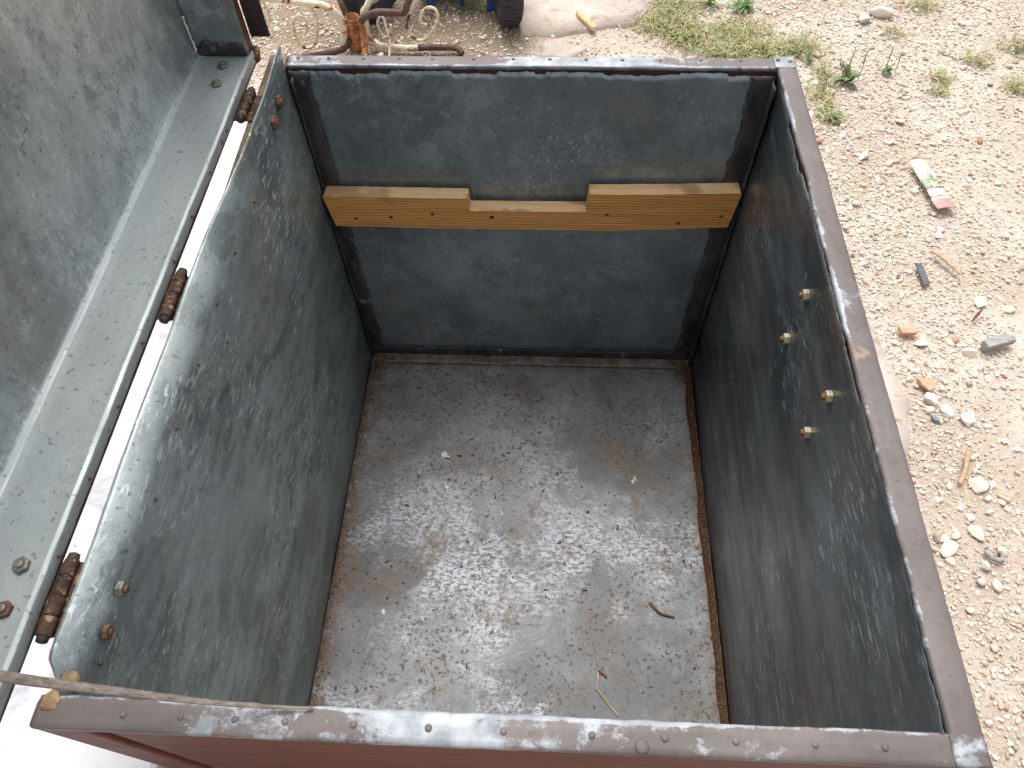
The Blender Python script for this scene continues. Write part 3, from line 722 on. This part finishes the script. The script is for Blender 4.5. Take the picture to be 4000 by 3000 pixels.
crumb = [flakes('c', 900, p_clump, .0010, .0060, 17, BR, 0, .35), flakes('c', 3600, p_floor, .0011, .0075, 3, BR, 0, .3), flakes('c', 5200, p_right, .0012, .0042, 5, [(.075,.036,.018),(.11,.055,.027),(.055,.03,.017),(.20,.13,.07),(.09,.045,.022)], 0, .6), flakes('c', 2600, p_left, .0011, .0042, 7, BR, 0, .5),
         flakes('c', 2400, p_back, .0011, .0045, 9, BR, 0), flakes('c', 700, p_corner, .0016, .0075, 11, BR, 0)]
tag(mesh_np('dirt_crumbs', crumb, 'flake'), 'brown dirt crumbs scattered on the zinc floor and along its edges', 'dirt', kind='stuff')
def dirtline(u, v):
    y = .001 + v*(L - .012); wd = .0100*(1 + .45*nz(y, 2, 0, 18)); x = W - .0028 - u*wd
    return (x, y, floor_fn(x/W, y/L)[2] + .0004 + .0032*(1-u)**1.3*(1 + .4*nz(x, y, 4, 90)))
tag(sheet('dirt_line', dirtline, 6, 220, 'dirt', None, 0), 'packed brown dirt along the floor edge opposite the hinges', 'dirt', kind='stuff')

def single(name, mb, mat, label, cat, group=None, smooth=False, bevel=0.):
    return tag(mb.build(name, mat, None, smooth, bevel, 1), label, cat, group)
def on_floor(x, y, dz=0): return (x, y, float(floor_fn(x/W, y/L)[2]) + dz)
single('twig', MB().tube(smoothpath([on_floor(*q) for q in ((.4975,.2670,.0022),(.504,.2600,.0026),(.512,.2515,.0030),(.522,.2480,.0024),(.5345,.2455,.0022))], 3), [.0016,.0022,.0018,.0020,.0022,.0018,.0021,.0016,.0020,.0018,.0016,.0017,.0013], 6), 'twig', 'knobbly dark brown twig lying on the zinc floor', 'twig', None, True)
single('straw_stalk', MB().tube([on_floor(*q) for q in ((.4175,.1615,.0020),(.4165,.1500,.0022),(.4150,.1385,.0026),(.4290,.1210,.0020),(.4440,.1040,.0018))], .0013, 6), 'straw', 'bent pale straw stalk on the chest floor near the front', 'straw')
single('bark_scrap', MB().tube(smoothpath([on_floor(*q) for q in ((.4170,.1640,.0020),(.4240,.1600,.0022),(.4300,.1545,.0018))], 3), [.0012,.0022,.0018,.0021,.0016,.0018,.0010], 6), 'twig', 'curled dark bark scrap at the top of the straw stalk', 'bark')
single('plastic_bit', MB().box((-.0038,-.0022,0),(.0038,.0022,.0028), 0, Matrix.Translation(on_floor(.3989,.2849,.0004)) @ Matrix.Rotation(-.15, 4, 'Z')), 'blackplastic', 'small shiny black plastic block on the zinc floor', 'plastic bit', None, False, .0005)
def splat(name, pts, label):
    mb = MB()
    for x, y, r in pts:
        k = 12; c = on_floor(x, y, .0009); ring = [(x + r*(1 + .3*nz(j, x, y, 3.1))*math.cos(2*PI*j/k), y + r*1.2*(1 + .3*nz(j, y, x, 2.3))*math.sin(2*PI*j/k)) for j in range(k)]
        lowr = [on_floor(a, b, -.0003) for a, b in ring]; up = [(c[0] + (a-c[0])*.7, c[1] + (b-c[1])*.7, c[2]) for a, b in ring]
        mb.ring_loft([lowr, up]); 
    return single(name, mb, 'dropping', label, 'dropping')
splat('bird_dropping', [(.1575,.5145,.0058),(.1640,.5100,.0032),(.1555,.5090,.0016)], 'largest white dropping with two dots on the chest floor')
splat('bird_dropping', [(.4860,.4800,.0028),(.4825,.4735,.0034),(.4890,.4760,.0016)], 'white dropping on the floor toward the brown dirt line')
splat('bird_dropping', [(.2640,.4070,.0022),(.2620,.4110,.0013)], 'tiny white dropping in the middle of the chest floor')
splat('bird_dropping', [(.0889,.2390,.0036),(.0905,.2350,.0018)], 'yellowish dropping near the buckled liner sheet')
splat('bird_dropping', [(.1676,.4530,.0036),(.1650,.4590,.0020)], 'dropping crusted with brown just below the largest one')

# ================================================================== WHITE CABINET under the lid
wc = empty('white_cabinet', (-.56, .3, 0), 'white enamelled metal cabinet lying beside the chest under the lid', 'cabinet')
box_part('top_panel', (-1.10, -.55, .385), (-.040, .975, .420), 'white', wc, .008)
box_part('body', (-1.08, -.53, .02), (-.055, .955, .3845), 'white', wc, .006)
for x_ in (-1.02, -.14):
    for y_ in (-.47, .87): box_part('foot', (x_, y_, 0), (x_ + .04, y_ + .04, .0195), 'darkiron', wc, .002)

# ================================================================== PEDESTAL (rusty scrolled stand behind the chest)
ped = empty('scrolled_stand', (-.21, 1.82, 0), 'rusty cream wrought-iron stand with scroll feet behind the chest', 'metal stand')
def sh(pts, dy=-.03, dz=.020, ys=None): return [(x*.985 + .004, (ys[i] if ys else y) + dy, max(z + dz, .0075)) for i, (x, y, z) in enumerate(pts)]
def bar(name, pts, r, mat, k=4, n=9): return MB().tube(smoothpath(pts, k), r, n).build(name, mat, ped, True)
hubm = MB().lathe([(.0190, 0), (.0200, .004), (.0200, .088), (.0196, .094), (.0172, .094), (.0168, .030), (.0010, .029)], (-.222, 1.832, .008), (.10, -.06, 1), 20)
hubm.build('hub_tube', 'pedorange', ped, True)
bar('arm', sh([(-.257,1.84,-.001),(-.251,1.84,.027),(-.244,1.84,.064),(-.250,1.84,.091),(-.264,1.84,.108),(-.289,1.84,.122),(-.325,1.84,.127),(-.366,1.84,.133),(-.421,1.84,.140),(-.50,1.84,.142)]), .0095, 'pedestal')
bar('arm', sh([(-.135,1.93,.17),(-.146,1.90,.140),(-.163,1.88,.124),(-.178,1.87,.103),(-.191,1.87,.086),(-.189,1.87,.059),(-.187,1.87,.028),(-.178,1.87,.006),(-.159,1.86,-.003),(-.138,1.855,-.003),(-.093,1.85,-.004),(-.045,1.85,-.004)]), .0085, 'pedestal')
bar('foot', sh([(-.048,1.85,-.004),(.012,1.85,-.002),(.053,1.85,-.003),(.068,1.845,-.006),(.078,1.835,-.014)]), .0088, 'pedbrown')
bar('arm', sh([(-.189,1.82,.090),(-.173,1.82,.104),(-.140,1.82,.115),(-.106,1.82,.115),(-.075,1.82,.114),(-.062,1.82,.121),(-.056,1.82,.135),(-.049,1.83,.152),(-.045,1.84,.175)]), .0095, 'pedbrown')
bar('foot', sh([(-.189,1.825,.092),(-.189,1.82,.055),(-.187,1.80,.028),(-.184,1.76,.004),(-.180,1.70,-.005),(-.176,1.62,-.008)]), .0088, 'pedorange')
bar('arm', sh([(-.275,1.95,.14),(-.264,1.92,.115),(-.256,1.90,.100),(-.246,1.885,.080),(-.240,1.875,.050),(-.242,1.88,.02)]), .0085, 'pedbrown')
bar('foot', sh([(-.236,1.84,.025),(-.255,1.835,.004),(-.283,1.83,-.004),(-.329,1.82,-.008),(-.375,1.81,-.010),(-.42,1.80,-.012)]), .0092, 'pedbrown')
bar('scroll', sh([(-.024,1.84,.160),(-.029,1.84,.141),(-.046,1.84,.118),(-.065,1.84,.083),(-.068,1.84,.056),(-.055,1.84,.032),(-.038,1.84,.024),(-.020,1.84,.032),(0,1.84,.053),(.016,1.84,.077),(.020,1.84,.095),(.015,1.84,.111),(.002,1.84,.118),(-.014,1.84,.112),(-.026,1.84,.098),(-.030,1.84,.082),(-.025,1.84,.071),(-.007,1.84,.070)]), .0042, 'pedestal', 3, 7)
bar('scroll', sh([(-.330,1.84,.125),(-.321,1.84,.108),(-.316,1.84,.088),(-.320,1.84,.058),(-.332,1.84,.021),(-.345,1.84,.006),(-.361,1.84,0),(-.374,1.84,.004),(-.383,1.84,.020),(-.387,1.84,.048),(-.385,1.84,.072),(-.376,1.84,.086),(-.362,1.84,.094),(-.350,1.84,.088),(-.347,1.84,.070),(-.350,1.84,.054),(-.361,1.84,.042)]), .0040, 'pedestal', 3, 7)
bar('scroll', sh([(-.118,1.86,.058),(-.120,1.86,.040),(-.131,1.86,.021),(-.144,1.86,.025),(-.152,1.86,.043),(-.153,1.86,.066),(-.143,1.86,.080),(-.135,1.86,.074),(-.129,1.85,.053),(-.124,1.84,.030),(-.123,1.82,.010),(-.124,1.80,-.002)]), .0036, 'pedestal', 3, 7)
bar('scroll', sh([(-.46,1.86,.13),(-.452,1.86,.10),(-.455,1.86,.07),(-.47,1.86,.05),(-.49,1.86,.06),(-.50,1.86,.09),(-.485,1.86,.11),(-.47,1.86,.10)]), .0040, 'pedestal', 3, 7)

# ================================================================== HAND CART
cart = empty('hand_cart', (0, 2.15, 0), 'blue two-wheeled hand cart with fat black tyres at the top edge', 'cart')
def wheel(cx, cy, yaw, tilt=0.):
    R_ = .118; ax = (math.cos(yaw), math.sin(yaw), tilt); c = Vector((cx, cy, R_))
    prof = [(.066,-.024),(.080,-.031),(.098,-.0335),(.110,-.030),(.1165,-.020),(.118,-.008),(.118,.008),(.1165,.020),(.110,.030),(.098,.0335),(.080,.031),(.066,.024)]
    w_ = empty_part('wheel', c)
    t_ = MB().ring_loft([[c + rot_(ax, r, h, a) for r, h in prof] for a in np.linspace(0, 2*PI, 49)], 0, True, False).build('tyre', 'rubber', w_, True)
    MB().lathe([(.070,-.012),(.072,.016),(.068,.020),(.060,.014),(.024,.012),(.022,.026),(.001,.026)], c, ax, 28).build('wheel_rim', 'creamrim', w_, True)
    MB().lathe([(.070,.010),(.072,-.016),(.068,-.020),(.060,-.012),(.024,-.010),(.022,-.026),(.001,-.026)], c, ax, 28).build('wheel_rim', 'creamrim', w_, True)
    return w_, t_, c, Vector(ax).normalized()
def rot_(ax, r, h, a):
    ax = Vector(ax).normalized(); u = (Vector((0,0,1)) - ax*ax.z).normalized(); v = ax.cross(u)
    return ax*h + (u*math.cos(a) + v*math.sin(a))*r
def empty_part(name, c):
    o = bpy.data.objects.new(name, None); COL.objects.link(o); o.parent = cart; o.location = Vector(c) - cart.location; bpy.context.view_layer.update(); return o
for cx, cy, yw in ((.198, 1.985, .20), (-.190, 2.000, -.50)):
    w_, t_, c, ax = wheel(cx, cy, yw)
    tm = MB()                                                        # tread blocks
    for k in range(44):
        for s_ in (-1, 1):
            a = 2*PI*(k + (.5 if s_ > 0 else 0))/44
            pA = [c + rot_(ax, r, s_*h, a + d) for r, h, d in ((.1160,.003,-.04),(.1160,.003,.04),(.1140,.024,.045),(.1140,.024,-.035))]
            pB = [c + rot_(ax, r, s_*h, a + d) for r, h, d in ((.1205,.004,-.034),(.1205,.004,.034),(.1185,.023,.039),(.1185,.023,-.029))]
            tm.ring_loft([pA, pB])
    tm.build('tread', 'rubber', t_)
MB().tube([(-.19, 2.035, .118), (.18, 1.99, .118)], .009, 10).build('axle', 'darkiron', cart, True)
box_part('deck', (-.07, 2.060, .075), (.135, 2.62, .088), 'lightblue', cart, .003)
box_part('apron', (-.07, 2.046, .030), (.130, 2.0585, .120), 'lightblue', cart, .002)
for x_, y_, zb in ((-.150, 2.03, .02), (-.030, 2.035, .012), (.148, 2.02, .004)): box_part('post', (x_ - .012, y_, zb), (x_ + .012, y_ + .02, .22), 'blue', cart, .004)
MB().tube([(-.16, 2.041, .20), (.16, 2.031, .20)], .010, 10).build('cross_bar', 'blue', cart, True)
for s_ in (-.12, .12): MB().tube([(s_, 2.045, .19), (s_, 2.5, .24), (s_, 2.9, .42)], .011, 10).build('handle', 'blue', cart, True)
MB().tube([(.050, 2.040, .118), (.058, 2.030, .055), (.064, 2.028, .020)], [.012, .010, .006], 8).build('peg', 'blue', cart, True)

# ================================================================== THINGS ON THE GROUND
def stone(c, size, col, label, seed, sub=3, cat='stone', name='stone'):
    base, f = pebble_bases(sub, 1, seed, .012); size = tuple(.9*q for q in size); q = base[0]*np.array(size)*.5
    a = seed*1.7; R_ = np.array([[math.cos(a), -math.sin(a), 0], [math.sin(a), math.cos(a), 0], [0, 0, 1]])
    q = q @ R_.T + np.array([c[0], c[1], size[2]*.34 + float(gz(c[0], c[1]))])
    return tag(mesh_np(name, [(q, f, np.tile(np.array(col), (len(q), 1)))], 'stone'), label, cat)
CR = (.76,.70,.58); WH = (.84,.82,.78)
stone((1.0885,1.396), (.026,.032,.022), WH, 'bright white stone standing alone just past the far right chest corner', 1)
stone((1.0637,.701), (.034,.040,.028), CR, 'large pitted cream stone beside the orange tile chip', 2)
stone((1.0930,.674), (.036,.028,.020), WH, 'smooth white oval stone touching the dark grey pebble', 3)
stone((1.1220,.655), (.036,.034,.022), CR, 'rough cream stone next to the smooth white oval one', 4)
stone((1.0640,.6566), (.030,.017,.012), (.20,.21,.23), 'dark grey oval pebble on the gravel', 5, 3, 'pebble', 'pebble')
stone((1.0212,.400), (.046,.030,.018), (.70,.60,.48), 'wedge-shaped beige stone close to the chest rim', 6)
stone((1.0706,.372), (.022,.022,.015), (.50,.45,.40), 'round grey-brown pebble near the curled worm-like twig', 7, 3, 'pebble', 'pebble')
stone((1.0560,.345), (.020,.020,.014), (.48,.45,.41), 'smooth round grey pebble lowest by the chest rim', 8, 3, 'pebble', 'pebble')
stone((1.2742,2.018), (.080,.055,.040), (.66,.58,.52), 'largest pale rock at the top edge of the gravel', 9)
stone((1.215,1.985), (.050,.040,.030), (.60,.53,.47), 'mid-sized pinkish rock left of the largest rock', 10)
stone((1.1995,1.139), (.034,.024,.017), CR, 'flat cream stone below the yellow wrapper', 12)
stone((1.085,.835), (.034,.028,.022), CR, 'cream stone touching the orange-striped tile chip', 13)
stone((1.235,.945), (.034,.030,.016), CR, 'flat cream stone under the dark splinter', 14)
stone((1.175,.815), (.032,.030,.022), CR, 'round cream stone left of the grey wood offcut', 15)
stone((1.1050,.520), (.046,.040,.018), (.72,.60,.50), 'broad flat pinkish stone halfway along the chest side', 16)
stone((1.0750,.430), (.034,.034,.016), CR, 'angular yellowish stone above the round pebbles', 17)
stone((.505,1.80), (.026,.02,.016), WH, 'white stone in the grass behind the chest', 18)

def slab_poly(pts, z, h, mat, name, label, cat, bend=None, bevel=.0006):
    n = len(pts); lo = [(x, y, z + (bend(x, y) if bend else 0)) for x, y in pts]; hi = [(x, y, q + h) for x, y, q in lo]
    return single(name, MB().ring_loft([lo, hi]), mat, label, cat, None, False, bevel)
slab_poly([(1.1215,1.045),(1.1345,1.042),(1.1375,1.010),(1.1365,.985),(1.1240,.982),(1.1225,1.015)], .010, .004, 'greyplastic', 'rubber_strip', 'short charcoal rubber strip with a ragged edge on the gravel', 'rubber strip')
slab_poly([(1.196,.832),(1.240,.848),(1.259,.845),(1.262,.833),(1.240,.826),(1.200,.812)], .009, .016, 'greywood', 'wood_offcut', 'grey weathered wood offcut lying on the gravel', 'wood', None, .0015)
slab_poly([(1.050,.742),(1.060,.745),(1.079,.737),(1.080,.722),(1.066,.714),(1.055,.726)], .008, .007, 'tile', 'tile_chip', 'plain orange tile chip above the large pitted stone', 'tile chip')
slab_poly([(1.044,.868),(1.074,.872),(1.077,.852),(1.046,.850)], .008, .009, 'tile', 'tile_chip', 'orange tile chip with a pale upper face next to the rim', 'tile chip')
slab_poly([(.396,2.004),(.408,1.999),(.456,1.927),(.450,1.918),(.441,1.917),(.402,1.980)], .010, .011, 'boardtop', 'wood_chip', 'yellow sawn wood chip lying behind the chest', 'wood chip', None, .001)
single('stick', MB().tube(smoothpath([(1.168,1.080,.014),(1.180,1.062,.016),(1.195,1.040,.014),(1.210,1.016,.011)], 3), [.005,.0055,.006,.0055,.005,.0055,.005,.0045,.004,.003], 7, 0, .6), 'straw', 'peeling pale brown stick beside the charcoal strip', 'stick')
single('splinter', MB().tube([(1.196,.888,.012),(1.212,.905,.016),(1.225,.918,.014)], [.002,.0034,.0015], 6), 'twig', 'dark brown splinter pointing away near the grey offcut', 'splinter')
single('worm_twig', MB().tube(smoothpath([(1.078,.398,.008),(1.082,.386,.009),(1.092,.381,.009),(1.102,.386,.009),(1.101,.397,.011)], 3), .0040, 7), 'greywood', 'curled worm-like grey twig on bare dirt', 'twig', None, True)
single('root_twig', MB().tube(smoothpath([(1.070,.520,.006),(1.085,.545,.008),(1.098,.575,.010),(1.105,.590,.008)], 3), [.003,.004,.0045,.004,.0045,.005,.005,.0045,.004,.003], 7), 'straw', 'crooked pale twig across the gravel mid-way along the chest', 'twig', None, True)

# yellow ice-lolly style wrapper: crumpled flat sleeve with its print
a0, a1 = Vector((1.2050, 1.3760, .017)), Vector((1.2330, 1.2080, .014)); wd_ = .0200
ax_ = (a1 - a0).normalized(); sd_ = Vector((-ax_.y, ax_.x, 0)) * -1
cols = {'y': (.66,.59,.36), 'y2': (.58,.53,.36), 'n': (.14,.12,.16), 'g': (.17,.23,.12), 'f': (.68,.60,.28), 'w': (.78,.72,.62), 'm': (.36,.20,.19), 'b': (.20,.10,.07), 'p': (.28,.18,.12)}
def wcol(u, v):
    if u < .03: return cols['b']
    if u < .34: return cols['y'] if nz(u*9, v*4, 0, 1) > -.22 else cols['y2']
    if u < .43: return cols['n'] if .25 < v < .95 and not (.365 < u < .385 and v > .4) and not (.40 < u < .415 and v > .4) else cols['y']
    if u < .62:
        if (abs(math.hypot((u-.53)*5.5, (v-.42)*1.1)) < .24 + .14*math.cos(5*math.atan2((u-.53)*5.5, (v-.42)*1.1))): return cols['f']
        return cols['g'] if u < .56 else cols['n']
    if ((u-.68)/.065)**2 + ((v-.60)/.46)**2 < 1:
        return cols['p'] if abs(u-.68) < .014 and .40 < v < .88 and math.sin(v*70) > -.1 else cols['w']
    if u < .70: return cols['f']
    if u < .78: return cols['f'] if v < .3 else cols['p']
    if u < .81 and v > .15: return cols['w']
    return cols['m']
NU, NV = 90, 18; vs = []; fs = []; cc = []
for i in range(NU+1):
    for j in range(NV+1):
        u, v = i/NU, j/NV; q = wd_*(1 + .25*max(0, (u-.72)/.28)); cr = .0016*nz(u*6, v*2, 1, 1.2) + .005*math.sin(PI*v)**.7
        vs.append(a0.lerp(a1, u) + sd_*(v - .5)*2*q + Vector((0, 0, cr + (.006*max(0, (u-.85)/.15)*v)))); cc.append(wcol(u, v))
for i in range(NU):
    for j in range(NV): fs.append((i*(NV+1)+j, i*(NV+1)+j+1, (i+1)*(NV+1)+j+1, (i+1)*(NV+1)+j))
me = bpy.data.meshes.new('wrapper'); me.from_pydata([tuple(v) for v in vs], [], fs); me.update()
at = me.attributes.new('tint', 'FLOAT_COLOR', 'POINT'); at.data.foreach_set('color', np.concatenate([np.array(cc), np.ones((len(cc), 1))], 1).astype(np.float32).ravel())
kp = NB('printed_foil'); M['foil'] = kp.fin(kp.attr('tint').outputs['Color'], .4, 0, kp.bump(kp.noise(90, 4, .6, 0, None, 2.), .3, .001), .5)
wr_ = link('wrapper', me, 'foil', None, True); m_ = wr_.modifiers.new('thickness', 'SOLIDIFY'); m_.thickness = .0012
tag(wr_, 'faded yellow foil wrapper with a maroon end on the gravel', 'wrapper')

# ------------------------------------------------------------------ plants
def leaf(mb, base, az, ln, wd, rise, droop, cols_, col, fold=.2, n=6):
    b = Vector(base); d = Vector((math.cos(az), math.sin(az), 0)); s_ = Vector((-d.y, d.x, 0)); st = len(mb.v)
    for i in range(n+1):
        t = i/n; w_ = wd*math.sin(PI*min(1, .12 + t*.88))**.8*(1 if t < .98 else .1)
        p = b + d*ln*t + Vector((0, 0, rise*t - droop*t*t))
        mb.v += [tuple(p - s_*w_ + Vector((0,0,fold*w_))), tuple(p), tuple(p + s_*w_ + Vector((0,0,fold*w_)))]; cols_ += [col]*3
    for i in range(n):
        for k in (0, 1):
            a = st + i*3 + k; mb.f.append((a, a+1, a+4, a+3)); mb.mi.append(0)
def finish(mb, cols_, name, parent=None, kind=None):
    me = bpy.data.meshes.new(name); me.from_pydata(mb.v, [], mb.f); me.update()
    at = me.attributes.new('tint', 'FLOAT_COLOR', 'POINT'); at.data.foreach_set('color', np.concatenate([np.array(cols_), np.ones((len(cols_), 1))], 1).astype(np.float32).ravel())
    o = link(name, me, 'leaf', parent, True)
    if parent: o.matrix_parent_inverse = parent.matrix_world.inverted()
    return o
def rosette(c, nl, ln, label, stems, seed, green=(.13,.19,.075)):
    nl = int(nl*1.7)
    g = random.Random(seed); p = empty('plantain_plant', (*c, 0), label, 'plant')
    for k in range(nl):
        mb = MB(); cl = []; a = 2*PI*k/nl + g.uniform(-.3, .3); q = g.uniform(.8, 1.25)
        leaf(mb, (c[0] + g.uniform(-.006, .006), c[1] + g.uniform(-.006, .006), .004), a, ln*g.uniform(.4, 1.1), ln*g.uniform(.09, .16), ln*g.uniform(.3, 1.1), ln*g.uniform(.2, .6), cl, tuple(x*q for x in green)); finish(mb, cl, 'leaf', p)
    for k in range(stems):
        x, y = c[0] + g.uniform(-.02, .03), c[1] + g.uniform(-.01, .02); h = g.uniform(.05, .085); t = g.uniform(-.02, .03)
        mb = MB(); mb.tube([(x, y, .004), (x + t*.5, y + .004, h*.55), (x + t, y + .008, h*.6), (x + t*1.3, y + .010, h)], [.0010, .0010, .0019, .0011], 6); finish(mb, [(.21,.17,.07)]*len(mb.v), 'flower_stem', p)
    return p
rosette((1.116, 1.700), 9, .050, 'broad-leaved plantain with tall brown flower stems on the gravel', 5, 4)
rosette((1.229, 1.742), 6, .034, 'small plantain rosette with two short stems', 2, 8, (.11,.17,.055))
rosette((1.030, 1.790), 6, .030, 'low green weed beside the far right chest corner', 0, 12, (.10,.15,.05))
rosette((.790, 2.075), 7, .045, 'bright green broad weed at the top edge above the grass', 0, 15, (.12,.24,.04))
rosette((.885, 2.045), 9, .055, 'taller leafy green weed right of the bright one', 0, 19, (.10,.19,.05))
rosette((1.045, 1.540), 7, .028, 'tiny green weed right next to the rim', 0, 23, (.10,.15,.05))
g = random.Random(5); mb = MB(); cl = []
GC = [(.16,.21,.06),(.19,.22,.07),(.28,.27,.10),(.42,.36,.18),(.52,.44,.26),(.15,.20,.06),(.36,.32,.15)]
clumps = [(.66,1.97,.09,.055,620),(.72,1.90,.07,.05,420),(.86,1.93,.08,.06,420),(.93,1.84,.10,.04,520),(.82,1.83,.09,.03,420),(1.02,1.86,.05,.05,170),(1.06,1.72,.03,.05,100),(1.035,1.63,.03,.05,110),(1.04,1.55,.03,.03,80),(.70,2.07,.10,.04,300),
          (1.40,2.06,.06,.03,110),(1.48,1.80,.05,.03,90),(1.36,1.72,.03,.02,70),(1.55,1.68,.04,.03,90),(1.62,1.86,.06,.04,110),(1.34,1.66,.03,.02,50),(1.29,1.93,.03,.02,40),(-.05,2.10,.10,.02,160),(.10,2.05,.06,.02,110)]
for cx, cy, sx, sy, n_ in clumps:
    for _ in range(int(n_*1.5)):
        x, y = cx + g.gauss(0, sx*.55), cy + g.gauss(0, sy*.6); ln = g.uniform(.012, .032)
        leaf(mb, (x, y, .002), g.uniform(0, 2*PI), ln, g.uniform(.0008, .0016), ln*g.uniform(.25, 1.0), ln*g.uniform(.1, .5), cl, tuple(q*g.uniform(.8, 1.25) for q in g.choice(GC)), .3, 3)
tag(finish(mb, cl, 'dry_grass'), 'sparse yellow-green dry grass growing through the gravel', 'grass', kind='stuff')
